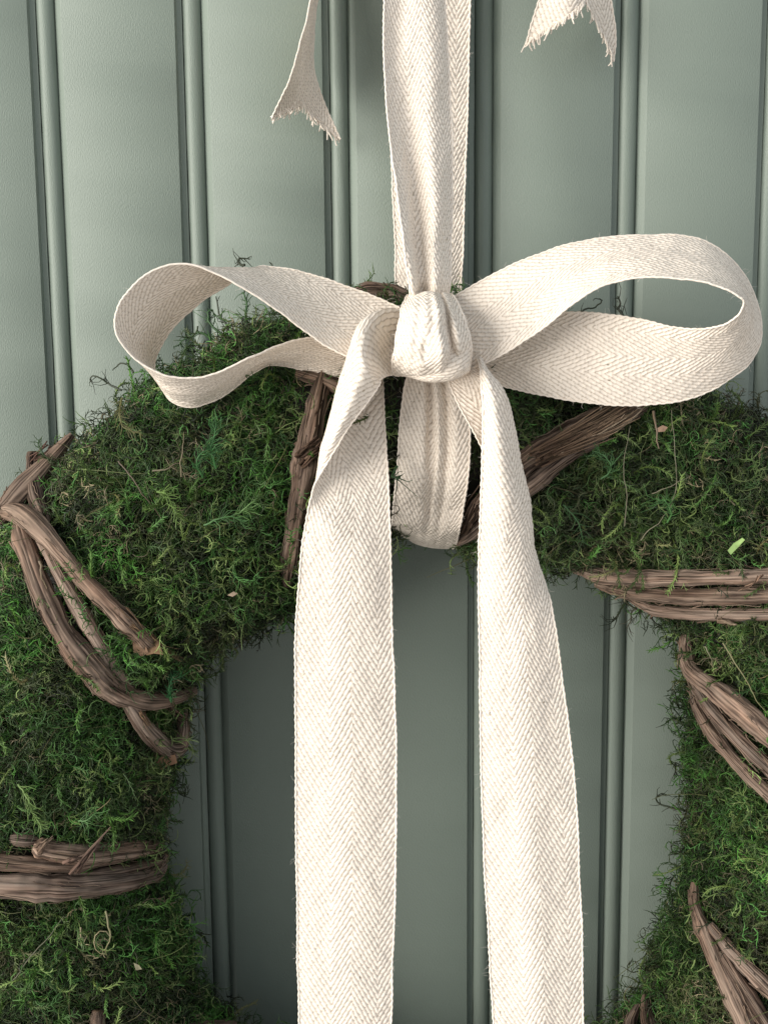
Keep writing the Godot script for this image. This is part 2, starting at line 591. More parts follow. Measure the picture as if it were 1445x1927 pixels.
	vine(w, [[655, 556, 12, 1.0], [700, 548, 17, 2.0], [745, 552, 16, 2.0], [790, 570, 12, 1.0]], 0.38, 14.0)
	# upper right of the knot
	var d1 := vine(w, [[1205, 760, 26, 0.5], [1140, 790, 30, 2.0], [1070, 822, 29, 3.5], [1015, 852, 27, 4.0], [965, 888, 22, 4.0], [915, 938, 18, 3.5], [868, 990, 14, 3.0]], 0.28, 15.0)
	vine(w, [[1140, 820, 14, 1.0], [1075, 852, 17, 2.0], [1010, 902, 19, 2.5], [950, 950, 18, 2.5], [895, 1000, 15, 2.5], [858, 1022, 10, 2.0]], 0.40, 16.0)
	strands(d1, "bark_fibre", Vector2(1000, 868), Vector2(1190, 772), Vector2(17, 32), 60, 9.0, -6.0, 0.00033, Color(0.16, 0.10, 0.065), Color(0.30, 0.21, 0.14))
	strands(d1, "bark_fibre", Vector2(1050, 850), Vector2(1215, 765), Vector2(6, 10), 9, 8.5, -30.0, 0.00028, Color(0.30, 0.22, 0.15), Color(0.42, 0.33, 0.24))
	strands(d1, "bark_fibre", Vector2(862, 1000), Vector2(915, 915), Vector2(16, 14), 18, 6.0, 4.0, 0.0005, Color(0.10, 0.065, 0.045), Color(0.17, 0.115, 0.085))
	# right, three stems side by side
	vine(w, [[1068, 1062, 8, 0.0, 40.0], [1100, 1076, 13, 0.0, 46.0], [1140, 1086, 17, 0.0, 56.0], [1200, 1089, 17, 0.0, 66.0], [1290, 1088, 15, 0.0, 73.0], [1380, 1086, 15, 0.0, 77.0], [1460, 1083, 16, 0.0, 78.0], [1560, 1078, 16, 0.0, 74.0], [1680, 1068, 13, 0.0, 56.0]], 0.56, 17.0)
	var e2 := vine(w, [[1120, 1098, 8, 0.0, 47.0], [1160, 1109, 13, 0.0, 52.0], [1205, 1117, 16, 0.0, 59.0], [1280, 1122, 17, 0.0, 68.0], [1370, 1122, 18, 0.0, 73.0], [1460, 1119, 18, 0.0, 74.0], [1560, 1110, 17, 0.0, 71.0], [1690, 1095, 13, 0.0, 54.0]], 0.60, 18.0)
	vine(w, [[1178, 1124, 4, 0.0, 50.0], [1205, 1138, 8, 0.0, 54.0], [1240, 1150, 12, 0.0, 59.0], [1330, 1156, 13, 0.0, 66.0], [1460, 1155, 14, 0.0, 70.0], [1560, 1142, 13, 0.0, 68.0], [1670, 1120, 10, 0.0, 56.0]], 0.72, 19.0)
	strands(e2, "bark_fibre", Vector2(1440, 1078), Vector2(1390, 1112), Vector2(3, 5), 4, 10.0, 14.0, 0.0003, Color(0.26, 0.16, 0.11), Color(0.30, 0.20, 0.14))
	strands(e2, "bark_fibre", Vector2(1350, 1165), Vector2(1385, 1172), Vector2(6, 6), 7, 6.0, 4.0, 0.0005, Color(0.24, 0.17, 0.12), Color(0.36, 0.28, 0.2))
	# right, a bundle going down and out of the frame
	vine(w, [[1290, 1195, 13, 0.0, 44.0], [1290, 1225, 16, 0.0, 46.0], [1300, 1262, 18, 0.0, 52.0], [1345, 1298, 24, 0.0, 64.0], [1400, 1343, 25, 0.0, 72.0], [1465, 1400, 24, 0.0, 77.0], [1550, 1470, 22, 0.0, 76.0], [1680, 1560, 18, 0.0, 66.0]], 0.52, 20.0)
	vine(w, [[1297, 1272, 12, 0.0, 46.0], [1330, 1324, 15, 0.0, 54.0], [1386, 1387, 16, 0.0, 63.0], [1460, 1458, 16, 0.0, 70.0], [1540, 1530, 15, 0.0, 74.0], [1670, 1640, 12, 0.0, 66.0]], 0.55, 21.0)
	vine(w, [[1300, 1300, 8, 0.0, 44.0], [1322, 1352, 13, 0.0, 51.0], [1376, 1424, 14, 0.0, 60.0], [1448, 1496, 15, 0.0, 68.0], [1530, 1560, 14, 0.0, 73.0], [1650, 1670, 11, 0.0, 66.0]], 0.58, 22.0)
	# lower right
	vine(w, [[1306, 1660, 8, 0.0, 44.0], [1306, 1700, 14, 0.0, 50.0], [1322, 1750, 17, 0.0, 58.0], [1348, 1812, 18, 0.0, 66.0], [1378, 1875, 19, 0.0, 71.0], [1412, 1950, 20, 0.0, 73.0], [1450, 2030, 18, 0.0, 74.0]], 0.62, 23.0)
	vine(w, [[1335, 1740, 10, 0.0, 56.0], [1375, 1790, 15, 0.0, 64.0], [1425, 1842, 17, 0.0, 70.0], [1490, 1905, 18, 0.0, 74.0], [1560, 1970, 16, 0.0, 74.0]], 0.50, 24.0)
	vine(w, [[1355, 1790, 9, 0.0, 58.0], [1392, 1850, 15, 0.0, 66.0], [1440, 1925, 17, 0.0, 72.0], [1490, 2000, 16, 0.0, 73.0]], 0.45, 25.0)
	vine(w, [[1214, 1872, 8, 0.0, 42.0], [1216, 1905, 13, 0.0, 47.0], [1232, 1965, 16, 0.0, 55.0], [1262, 2030, 16, 0.0, 64.0]], 0.30, 26.0)
	vine(w, [[1200, 1890, 6, 0.0, 38.0], [1185, 1925, 12, 0.0, 40.0], [1180, 1980, 14, 0.0, 44.0]], 0.28, 27.0)
	# bottom left stubs
	vine(w, [[184, 1902, 12, 3.0], [186, 1930, 15, 3.0], [196, 1990, 15, 2.0]], 0.52, 28.0)
	vine(w, [[350, 1934, 10, 2.0], [400, 1928, 9, 2.0], [445, 1928, 8, 1.0]], 0.40, 29.0)


# ------------------------------------------------------------------ moss
func sprig(kind: int, sd: int) -> ArrayMesh:
	var r := RandomNumberGenerator.new()
	r.seed = sd
	var h := Heap.new()
	if kind == 0:      # a tangle of curling threads lying on the surface (xz plane, y is up)
		for k in 15:
			var p := Vector3(r.randfn(0, 0.0045), r.randf_range(-0.002, 0.0025), r.randfn(0, 0.0045))
			var a := r.randf() * TAU
			var d := Vector3(cos(a), r.randf_range(-0.2, 0.32), sin(a)).normalized()
			var bend := Vector3(r.randfn(0, 1), r.randfn(0, 1.6), r.randfn(0, 1)) * 0.45
			var pts := PackedVector3Array([p])
			var step := r.randf_range(0.0008, 0.0019)
			for s in 7:
				d = (d + d.cross(bend) * 0.8 + Vector3(r.randfn(0, 0.15), -0.05, r.randfn(0, 0.15))).normalized()
				p += d * step
				pts.append(p)
			var g := r.randf_range(0.6, 1.3)
			tube(h, pts, r.randf_range(0.00013, 0.00030), 0.00006, 3, Color(g, g, g) * 0.8, Color(g, g, g * 0.9) * 1.15)
			if k % 2 == 0:   # side shoots
				for s in range(1, 7):
					var q := pts[s]
					var dd := (pts[s + 1] - pts[s]).normalized()
					var sidev := dd.cross(Vector3(r.randfn(0, 1), 1.4, r.randfn(0, 1))).normalized() * (1.0 if s % 2 else -1.0)
					var tip := q + (dd * 0.7 + sidev * 0.8 + Vector3(0, r.randf_range(-0.2, 0.4), 0)) * r.randf_range(0.0012, 0.0024)
					tube(h, PackedVector3Array([q, (q + tip) / 2.0 + dd * 0.0003, tip]), 0.00018, 0.00006, 3, Color(g, g, g), Color(g, g, g) * 1.2)
	elif kind == 1:    # a feathery frond: stem with curved leaflets both sides
		var p := Vector3.ZERO
		var d := Vector3(1, r.randf_range(0.1, 0.45), 0).normalized()
		var bend := Vector3(r.randfn(0, 0.06), r.randfn(0, 0.5), r.randfn(0.0, 0.3))
		var pts := PackedVector3Array([p])
		var dirs := [d]
		var n := r.randi_range(9, 13)
		for s in n:
			d = (d + d.cross(bend) + Vector3(r.randfn(0, 0.05), -0.045, r.randfn(0, 0.07))).normalized()
			p += d * 0.00145
			pts.append(p)
			dirs.append(d)
		tube(h, pts, 0.00032, 0.00014, 4, Color(0.85, 0.8, 0.6), Color(1.1, 1.1, 0.9))
		for s in range(1, n + 1):
			for e in [-1.0, 1.0]:
				var size := (0.0040 * (1.0 - 0.6 * s / float(n)) + 0.0008) * r.randf_range(0.5, 1.25)
				var sv: Vector3 = Vector3(0, 1, 0).cross(dirs[s]).normalized() * e
				var q := pts[s]
				var dd: Vector3 = (dirs[s] * 0.75 + sv * 0.9 + Vector3(0, r.randf_range(-0.15, 0.5), 0)).normalized()
				var lp := PackedVector3Array([q])
				for m in 3:
					q += dd * size / 3.0 * r.randf_range(0.8, 1.2)
					dd = (dd + dirs[s] * 0.35 + Vector3(r.randfn(0, 0.5), r.randfn(0, 0.5), r.randfn(0, 0.5))).normalized()
					lp.append(q)
				tube(h, lp, 0.00021, 0.00006, 3, Color(0.9, 0.95, 0.9), Color(1.25, 1.25, 1.0))
	elif kind == 2:    # a bristly shoot: stem thick with tiny leaves
		var p := Vector3.ZERO
		var d := Vector3(1, r.randf_range(0.1, 0.7), 0).normalized()
		var bend := Vector3(r.randfn(0, 0.05), r.randfn(0, 0.3), r.randfn(0.0, 0.2))
		var pts := PackedVector3Array([p])
		var dirs := [d]
		var n := r.randi_range(14, 20)
		for s in n:
			d = (d + d.cross(bend) * 0.6 + Vector3(r.randfn(0, 0.06), -0.03, r.randfn(0, 0.06))).normalized()
			p += d * 0.0009
			pts.append(p)
			dirs.append(d)
		tube(h, pts, 0.00030, 0.00018, 4, Color(0.8, 0.75, 0.5), Color(1, 1, 0.8))
		for s in range(2, n + 1):
			for e in 3:
				var sv: Vector3 = dirs[s].cross(Vector3(r.randfn(0, 1), r.randfn(0, 1), r.randfn(0, 1))).normalized()
				var tip: Vector3 = pts[s] + (dirs[s] * 0.9 + sv * 0.8).normalized() * r.randf_range(0.0008, 0.0017)
				tube(h, PackedVector3Array([pts[s], tip]), 0.00022, 0.00008, 3, Color(0.95, 1, 0.9), Color(1.25, 1.3, 1.0))
	else:              # one long loose hair
		var p := Vector3.ZERO
		var d := Vector3(1, r.randf_range(0.1, 0.6), 0).normalized()
		var bend := Vector3(r.randfn(0, 0.1), r.randfn(0, 0.16), r.randfn(0.0, 0.08))
		var pts := PackedVector3Array([p])
		for s in 16:
			d = (d + d.cross(bend) + Vector3(r.randfn(0, 0.08), -0.05, r.randfn(0, 0.08))).normalized()
			p += d * 0.0014
			pts.append(p)
		tube(h, pts, 0.00020, 0.00007, 3, Color(0.9, 0.85, 0.75), Color(1.1, 1.1, 0.9))
	return h.mesh()


func blocked(p: Vector3, hash: Dictionary) -> bool:
	var gx := int(floor(p.x / 0.008))
	var gy := int(floor(p.y / 0.008))
	for x in [gx - 1, gx, gx + 1]:
		for y in [gy - 1, gy, gy + 1]:
			for q in hash.get(Vector2i(x, y), []):
				var c: Vector3 = q[0]
				var r: float = q[1]
				if Vector2(p.x - c.x, p.y - c.y).length() < r + 0.0009 and p.z > c.z - r * 2.0:
					return true
	return false


func moss_tone(p: Vector3, px: Vector2, r: RandomNumberGenerator) -> Color:
	# what grows where: fresh green, olive and brown patches
	var g := noise.get_noise_3dv(p * 45.0 + Vector3(9, 2, 4)) + 0.25 * noise.get_noise_3dv(p * 160.0)
	var o := noise.get_noise_3dv(p * 30.0 + Vector3(31, 12, 8))
	var c := Color(0.018, 0.030, 0.008).lerp(Color(0.046, 0.140, 0.020), smoothstep(-0.30, 0.40, g))
	c = c.lerp(Color(0.055, 0.050, 0.024), smoothstep(0.0, 0.5, o) * 0.85)
	if px.x > 900.0 and px.y < 1100.0:
		c = c.lerp(Color(0.045, 0.055, 0.026), 0.35)
	var f := r.randf()
	if f < 0.04:
		c = Color(0.16, 0.135, 0.08)
	elif f < 0.16:
		c = c.lerp(Color(0.135, 0.185, 0.060), 0.8)
	elif f < 0.22:
		c = c.lerp(Color(0.06, 0.17, 0.04), 0.8)
	elif f < 0.55:
		c = c * 0.45
	return c * r.randf_range(0.7, 2.5)


func build_moss(w: Node3D) -> void:
	var hash := {}
	for q in vine_pts:
		var c: Vector3 = q[0]
		var key := Vector2i(int(floor(c.x / 0.008)), int(floor(c.y / 0.008)))
		if not hash.has(key):
			hash[key] = []
		hash[key].append(q)
	var r := RandomNumberGenerator.new()
	r.seed = 99
	var wants := [[0, 9, 860], [1, 6, 210], [2, 6, 260], [3, 4, 130]]
	for want in wants:
		var kind: int = want[0]
		for variant in want[1]:
			var tr := []
			var col := []
			var tries := 0
			while tr.size() < want[2] and tries < 30000:
				tries += 1
				var a := r.randf() * TAU
				var t := r.randf_range(-0.6, PI + 0.6)
				var rp := ring_point(a, t, 0.0)
				var p: Vector3 = rp[0]
				if r.randf() > smoothstep(-0.28, 0.30, noise.get_noise_3dv(p * 150.0 + Vector3(3, 8, 1))) + 0.07:
					continue
				if kind > 0 and absf(cos(t)) > 0.72 and r.randf() < 0.85:
					continue
				var px := pixel(p)
				if px.x < -220.0 or px.x > 1665.0 or px.y < 300.0 or px.y > 2150.0:
					continue
				if blocked(p, hash):
					continue
				if px.x > 716.0 and px.x < 905.0 and px.y > 690.0 and px.y < 1040.0 and p.z > 0.03:
					continue
				if px.x > 930.0 and px.x < 1090.0 and px.y > 590.0 and px.y < 760.0 and p.z > 0.06:
					continue
				var n: Vector3 = rp[1]
				n = (n + Vector3(r.randfn(0, 0.22), r.randfn(0, 0.22), r.randfn(0, 0.22))).normalized()
				var x := n.cross(Vector3(r.randfn(0, 1), r.randfn(0, 1), r.randfn(0, 1))).normalized()
				var b := Basis(x, n, x.cross(n))
				var sc := r.randf_range(0.75, 1.25)
				p += rp[1] * (r.randf_range(-0.003, 0.0005) if kind != 2 else r.randf_range(-0.0015, 0.001)) - rp[1] * 0.0025 * pow(absf(cos(t)), 4.0)
				tr.append(Transform3D(b.scaled_local(Vector3(sc, sc, sc)), p))
				var c := moss_tone(p, px, r)
				if kind == 1:
					c = c.lerp(Color(0.04, 0.13, 0.03) * r.randf_range(0.5, 1.3), 0.45)
				if kind == 2:
					c = c.lerp(Color(0.10, 0.17, 0.035) * r.randf_range(0.4, 1.3), 0.4)
				if kind == 3:
					c = c.lerp(Color(0.16, 0.13, 0.075), 0.6)
				col.append(c)
			var mm := MultiMesh.new()
			mm.transform_format = MultiMesh.TRANSFORM_3D
			mm.use_colors = true
			mm.mesh = sprig(kind, 500 + kind * 37 + variant)
			mm.instance_count = tr.size()
			for k in tr.size():
				mm.set_instance_transform(k, tr[k])
				mm.set_instance_color(k, col[k])
			var o := MultiMeshInstance3D.new()
			o.name = ["moss_tangle", "moss_frond", "moss_shoot", "moss_hair"][kind]
			o.multimesh = mm
			o.material_override = moss_mat
			o.position = -w.position
			o.set_meta("kind", "stuff")
			w.add_child(o, true)


func tendril(h: Heap, pts: Array, r: float, c: Color, leafy := 0) -> void:
	# one stray moss thread through pixels [x, y, height above the door in mm]
	var l := []
	for q in pts:
		l.append(spot(q[0], q[1], q[2]))
	var out := PackedVector3Array()
	var n := (l.size() - 1) * 8
	for k in n + 1:
		var wig := Vector3(noise.get_noise_2d(k * 0.07, l[0].x * 900.0), noise.get_noise_2d(k * 0.07, l[0].y * 900.0), 0.0) * 0.0010
		out.append(along(l, k / 8.0) + wig)
	tube(h, out, r, r * 0.4, 5, c, c * 1.15)
	for k in leafy:
		var i := rng.randi_range(1, n - 1)
		var d := (out[i + 1] - out[i]).normalized()
		var s := d.cross(Vector3(rng.randfn(0, 0.5), rng.randfn(0, 0.5), 1)).normalized() * (1.0 if k % 2 else -1.0)
		var e := rng.randf_range(0.0008, 0.0024)
		var wob := Vector3(rng.randfn(0, 0.4), rng.randfn(0, 0.4), rng.randfn(0, 0.4))
		var g := rng.randf_range(0.55, 1.15)
		tube(h, PackedVector3Array([out[i], out[i] + (d * 0.7 + s * 0.7) * e * 0.5, out[i] + (d * 1.0 + s + wob * 0.4) * e, out[i] + (d * 1.3 + s * 1.0 + wob * 1.6) * e * 1.2]), minf(r * 0.5, 0.00024), 0.00008, 3, c * g, c * g * 1.2)


func build_stray_bits(w: Node3D) -> void:
	var h := Heap.new()
	var dk := Color(0.022, 0.030, 0.014)
	var gr := Color(0.035, 0.085, 0.028)
	tendril(h, [[1090, 600, 50], [1098, 583, 48], [1118, 579, 46], [1131, 568, 46], [1124, 560, 47], [1114, 566, 47]], 0.00035, dk)
	tendril(h, [[1172, 605, 40], [1166, 585, 38], [1163, 570, 36], [1160, 557, 36]], 0.0006, Color(0.03, 0.035, 0.02), 8)
	tendril(h, [[232, 735, 44], [205, 722, 42], [188, 708, 42], [172, 710, 41], [176, 726, 41]], 0.0004, dk, 8)
	tendril(h, [[250, 700, 44], [240, 686, 43], [222, 686, 42], [214, 696, 42]], 0.0004, dk)
	tendril(h, [[400, 640, 40], [375, 625, 40], [356, 635, 38], [335, 650, 38]], 0.0005, gr, 16)
	tendril(h, [[432, 640, 42], [428, 612, 42], [412, 590, 40], [404, 556, 38]], 0.0005, dk, 12)
	tendril(h, [[470, 640, 42], [462, 600, 42], [464, 570, 40], [456, 548, 38]], 0.0006, gr, 22)
	tendril(h, [[430, 640, 42], [398, 612, 41], [390, 590, 40], [402, 582, 39]], 0.0005, gr, 18)
	tendril(h, [[460, 500, 40], [450, 492, 38], [452, 484, 38], [470, 488, 38]], 0.0005, dk, 10)
	tendril(h, [[520, 512, 40], [512, 500, 38], [508, 494, 38]], 0.0004, dk)
	tendril(h, [[1290, 1290, 40], [1280, 1300, 36], [1274, 1318, 32], [1278, 1335, 30], [1285, 1322, 30]], 0.0004, dk, 12)
	tendril(h, [[1310, 1375, 42], [1288, 1362, 36], [1262, 1354, 32], [1255, 1356, 30]], 0.0006, dk, 16)
	tendril(h, [[1300, 1470, 40], [1284, 1448, 36], [1272, 1436, 33], [1270, 1455, 32], [1280, 1470, 32]], 0.0004, dk, 14)
	tendril(h, [[1285, 1525, 30], [1262, 1520, 22], [1240, 1512, 18], [1236, 1500, 18], [1246, 1494, 18]], 0.0005, dk, 10)
	tendril(h, [[1300, 1580, 42], [1284, 1565, 40], [1282, 1545, 38], [1288, 1538, 38]], 0.0006, dk, 12)
	tendril(h, [[1262, 1790, 36], [1250, 1760, 30], [1262, 1740, 28], [1282, 1736, 27], [1278, 1748, 27]], 0.0004, dk, 10)
	tendril(h, [[1185, 1120, 40], [1172, 1140, 34], [1162, 1158, 30], [1155, 1168, 30], [1152, 1158, 30]], 0.0005, dk, 10)
	tendril(h, [[1200, 1128, 42], [1190, 1150, 38], [1184, 1166, 36], [1180, 1180, 36]], 0.0004, Color(0.06, 0.055, 0.035), 10)
	tendril(h, [[1168, 1108, 46], [1178, 1128, 42], [1196, 1146, 40], [1205, 1155, 40]], 0.0005, Color(0.06, 0.06, 0.035), 14)
	tendril(h, [[1230, 1790, 34], [1190, 1870, 24], [1160, 1880, 18], [1136, 1895, 12]], 0.0004, dk, 14)
	tendril(h, [[745, 880, 84], [738, 892, 86], [746, 902, 87], [752, 898, 87]], 0.0005, gr, 10)
	tendril(h, [[520, 1160, 50], [540, 1146, 46], [548, 1156, 44], [536, 1170, 42]], 0.0006, dk, 20)
	part("moss_tendrils", h.mesh(), moss_mat, w).set_meta("kind", "stuff")
	var hb := Heap.new()
	tendril(hb, [[296, 924, 86], [312, 930, 89], [326, 950, 89], [336, 972, 87]], 0.00042, Color(0.105, 0.180, 0.038), 45)
	tendril(hb, [[440, 968, 86], [458, 960, 88], [476, 945, 88], [486, 936, 86]], 0.00042, Color(0.075, 0.150, 0.038), 39)
	tendril(hb, [[385, 985, 86], [410, 978, 88], [436, 972, 88], [460, 980, 87]], 0.00036, Color(0.053, 0.135, 0.038), 33)
	tendril(hb, [[406, 880, 84], [396, 850, 86], [404, 815, 86], [412, 785, 83]], 0.00042, Color(0.038, 0.128, 0.034), 69)
	tendril(hb, [[380, 900, 85], [372, 872, 87], [388, 850, 87], [405, 846, 85]], 0.00036, Color(0.038, 0.128, 0.034), 59)
	tendril(hb, [[232, 750, 76], [226, 775, 79], [234, 800, 81], [252, 815, 82]], 0.00036, Color(0.112, 0.112, 0.038), 39)
	tendril(hb, [[35, 1475, 84], [52, 1500, 87], [60, 1530, 87], [85, 1558, 86]], 0.00042, Color(0.098, 0.165, 0.038), 55)
	tendril(hb, [[150, 1545, 85], [168, 1540, 86], [185, 1528, 86]], 0.00036, Color(0.060, 0.143, 0.038), 29)
	tendril(hb, [[325, 1320, 66], [318, 1300, 68], [325, 1275, 68], [330, 1262, 66]], 0.00036, Color(0.030, 0.128, 0.038), 45)
	tendril(hb, [[1130, 900, 84], [1150, 880, 86], [1140, 862, 86], [1118, 850, 84]], 0.00036, Color(0.038, 0.105, 0.030), 45)
	tendril(hb, [[1255, 985, 86], [1262, 960, 88], [1250, 945, 88], [1235, 938, 87]], 0.00036, Color(0.045, 0.128, 0.030), 39)
	tendril(hb, [[1060, 950, 84], [1080, 975, 86], [1092, 1000, 86], [1098, 1020, 84]], 0.00030, Color(0.038, 0.098, 0.030), 23)
	part("bright_moss_sprigs", hb.mesh(), moss_mat, w).set_meta("kind", "stuff")
	# dry stalks and hairs lying on the moss
	var hs := Heap.new()
	tendril(hs, [[76, 1054, 88], [80, 1080, 89], [86, 1106, 87]], 0.00046, Color(0.149, 0.112, 0.068))
	tendril(hs, [[225, 868, 86], [252, 900, 89], [274, 935, 90], [300, 975, 88]], 0.00026, Color(0.093, 0.068, 0.043))
	tendril(hs, [[345, 900, 88], [342, 870, 89], [344, 840, 88], [346, 815, 86]], 0.00026, Color(0.149, 0.124, 0.074))
	tendril(hs, [[290, 888, 88], [312, 880, 89], [340, 873, 88]], 0.00033, Color(0.112, 0.093, 0.056))
	tendril(hs, [[202, 1715, 84], [208, 1750, 86], [204, 1775, 86], [198, 1790, 84]], 0.00039, Color(0.161, 0.149, 0.074))
	tendril(hs, [[20, 1850, 84], [60, 1800, 86], [95, 1760, 86], [120, 1725, 84]], 0.00026, Color(0.074, 0.074, 0.043))
	tendril(hs, [[1175, 990, 88], [1180, 930, 90], [1172, 870, 90], [1185, 800, 86]], 0.00019, Color(0.124, 0.112, 0.074))
	tendril(hs, [[1256, 960, 88], [1274, 900, 90], [1268, 830, 90], [1262, 770, 86]], 0.00019, Color(0.124, 0.112, 0.074))
	tendril(hs, [[1205, 1015, 86], [1230, 990, 88], [1250, 970, 88]], 0.00019, Color(0.149, 0.136, 0.087))
	tendril(hs, [[1225, 930, 88], [1262, 915, 89], [1300, 895, 88]], 0.00019, Color(0.136, 0.124, 0.081))
	tendril(hs, [[1230, 775, 82], [1234, 810, 86], [1238, 845, 87]], 0.00046, Color(0.124, 0.087, 0.056))
	tendril(hs, [[1362, 1210, 84], [1395, 1270, 86], [1425, 1320, 84], [1446, 1345, 82]], 0.00026, Color(0.174, 0.167, 0.081))
	tendril(hs, [[1325, 1215, 70], [1336, 1235, 71], [1342, 1255, 69]], 0.00039, Color(0.124, 0.124, 0.068))
	part("dry_stalk", hs.mesh(), moss_mat, w).set_meta("kind", "stuff")
	flake(w, "leaf_scrap", [Vector2(1368, 1036), Vector2(1380, 1022), Vector2(1396, 1012), Vector2(1401, 1016), Vector2(1386, 1032), Vector2(1374, 1044)], 9.0, 1.2, Color(0.30, 0.44, 0.16))
	flake(w, "leaf_scrap", [Vector2(1232, 808), Vector2(1246, 800), Vector2(1256, 804), Vector2(1250, 812), Vector2(1238, 813)], 8.0, -1.0, Color(0.30, 0.20, 0.14))
	flake(w, "leaf_scrap", [Vector2(428, 1120), Vector2(440, 1113), Vector2(448, 1117), Vector2(438, 1123)], 8.0, -1.0, Color(0.34, 0.26, 0.19))
	flake(w, "leaf_scrap", [Vector2(252, 1812), Vector2(262, 1816), Vector2(268, 1824), Vector2(256, 1826)], 8.0, 0.6, Color(0.30, 0.28, 0.18))


# ------------------------------------------------------------------ ribbon
const ACROSS := 128
const WALE_DOWN := 0.00275
const FLOAT_LEN := 0.00230
const TAPE := 0.0315

func zigzag(u: float) -> float:
	# across the tape, in wales: out and back in four bands
	var x := u * 187.0
	var f := x
	if x > 158.0:
		f = 78.0 - (x - 158.0)
	elif x > 105.0:
		f = 25.0 + (x - 105.0)
	elif x > 65.0:
		f = 130.0 - x
	return f / 9.0


func ribbon(rows_in: Array, sd: int, cut := PackedFloat32Array(), fray: Heap = null) -> ArrayMesh:
	# rows_in: stations along the tape; each is the tape's cross-section there, as world points from selvedge to selvedge
	var ns := rows_in.size()
	var kn: int = rows_in[0].size()
	# even steps along the tape
	var lens := PackedFloat32Array([0.0])
	var sub := 30
	var prev := []
	for q in (ns - 1) * sub + 1:
		var t := float(q) / sub
		var row := cross_at(rows_in, t)
		if q > 0:
			var d := 0.0
			for k in kn:
				d += (row[k] - prev[k]).length() / kn
			lens.append(lens[-1] + d)
		prev = row
	var total := lens[-1]
	var nv := int(total / 0.00036)
	var w := ACROSS + 1
	var base := PackedVector3Array()
	base.resize((nv + 1) * w)
	var at := 0
	for j in nv + 1:
		var want := total * j / nv
		while at < lens.size() - 2 and lens[at + 1] < want:
			at += 1
		var t := (at + (want - lens[at]) / maxf(lens[at + 1] - lens[at], 1e-9)) / sub
		var row := cross_at(rows_in, t)
		if kn == 2:
			for k in w:
				base[j * w + k] = row[0].lerp(row[1], float(k) / ACROSS)
		else:
			var poly := PackedVector3Array()
			var cum := PackedFloat32Array()
			var m := 56
			for q in m + 1:
				poly.append(along(row, float(q) / m * (kn - 1)))
				cum.append(0.0 if q == 0 else cum[q - 1] + (poly[q] - poly[q - 1]).length())
			var c := 0
			for k in w:
				var s := cum[m] * k / ACROSS
				while c < m - 1 and cum[c + 1] < s:
					c += 1
				base[j * w + k] = poly[c].lerp(poly[c + 1], (s - cum[c]) / maxf(cum[c + 1] - cum[c], 1e-9))
	# limp cotton: slow ripples and a wandering edge
	var limp := base.duplicate()
	for j in nv + 1:
		var len_at := total * j / nv
		var ja := maxi(j - 3, 0) * w
		var jb := mini(j + 3, nv) * w
		var across := (base[j * w + ACROSS] - base[j * w]).normalized()
		var shift := 0.00015 * noise.get_noise_2d(len_at * 120.0, sd + 5.0) + 0.0003 * noise.get_noise_2d(len_at * 35.0, sd + 9.0)
		for k in w:
			var n := (base[jb + k] - base[ja + k]).cross(base[j * w + mini(k + 3, ACROSS)] - base[j * w + maxi(k - 3, 0)]).normalized()
			var u := float(k) / ACROSS
			limp[j * w + k] = base[j * w + k] + n * (0.0007 * noise.get_noise_2d(len_at * 38.0, u * 1.3 + sd * 3.0) + 0.00016 * noise.get_noise_2d(len_at * 110.0, u * 3.5 + sd * 7.0)) + across * shift
	base = limp
	# weave: twill wales that turn back on themselves in four bands (herringbone); each wale is a chain of warp floats
	var pos := PackedVector3Array()
	pos.resize(base.size())
	var col := PackedColorArray()
	col.resize(base.size())
	var r := RandomNumberGenerator.new()
	r.seed = sd
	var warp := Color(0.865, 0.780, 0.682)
	var gap_shade := Color(0.40, 0.33, 0.26)  # same cotton, darkened to paint the shade of holes between yarns
	var fold := PackedFloat32Array()
	for k in w:
		fold.append(zigzag(float(k) / ACROSS))
	for j in nv + 1:
		var len_at := total * j / nv
		var ja := maxi(j - 1, 0) * w
		var jb := mini(j + 1, nv) * w
		var drift := 0.5 * fine.get_noise_2d(len_at * 30.0, sd)
		for k in w:
			var dv := base[jb + k] - base[ja + k]
			var du := base[j * w + mini(k + 1, ACROSS)] - base[j * w + maxi(k - 1, 0)]
			var n := dv.cross(du).normalized()
			var u := float(k) / ACROSS
			var q := fold[k] + drift - len_at / WALE_DOWN + 0.22 * fine.get_noise_2d(len_at * 200.0, u * 40.0 + sd)
			var wale := floorf(q)
			var x := q - wale
			var f := len_at / FLOAT_LEN + wale * 0.53 + 0.22 * fine.get_noise_2d(len_at * 220.0, wale * 3.7)
			f -= floorf(f)
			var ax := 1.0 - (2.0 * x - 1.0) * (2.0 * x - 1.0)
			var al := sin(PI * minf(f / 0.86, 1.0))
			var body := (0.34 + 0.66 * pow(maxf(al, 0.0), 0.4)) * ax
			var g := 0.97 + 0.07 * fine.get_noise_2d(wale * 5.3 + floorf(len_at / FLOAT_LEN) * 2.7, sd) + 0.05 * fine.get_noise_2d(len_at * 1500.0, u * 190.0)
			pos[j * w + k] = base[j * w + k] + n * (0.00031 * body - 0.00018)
			var c := gap_shade.lerp(warp * g, smoothstep(0.0, 0.46, body))
			c.a = 1.0
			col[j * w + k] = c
	# flecks of seed husk
	for q in int(total * 90.0):
		var j := r.randi_range(2, nv - 4)
		var k := r.randi_range(2, ACROSS - 4)
		var g := r.randf_range(0.3, 0.75)
		for dj in r.randi_range(1, 3):
			for dk in r.randi_range(1, 2):
				var e := (j + dj) * w + k + dk
				col[e] = Color(col[e].r * g, col[e].g * g * 0.95, col[e].b * g * 0.85)
	var nor := PackedVector3Array()
	nor.resize(base.size())
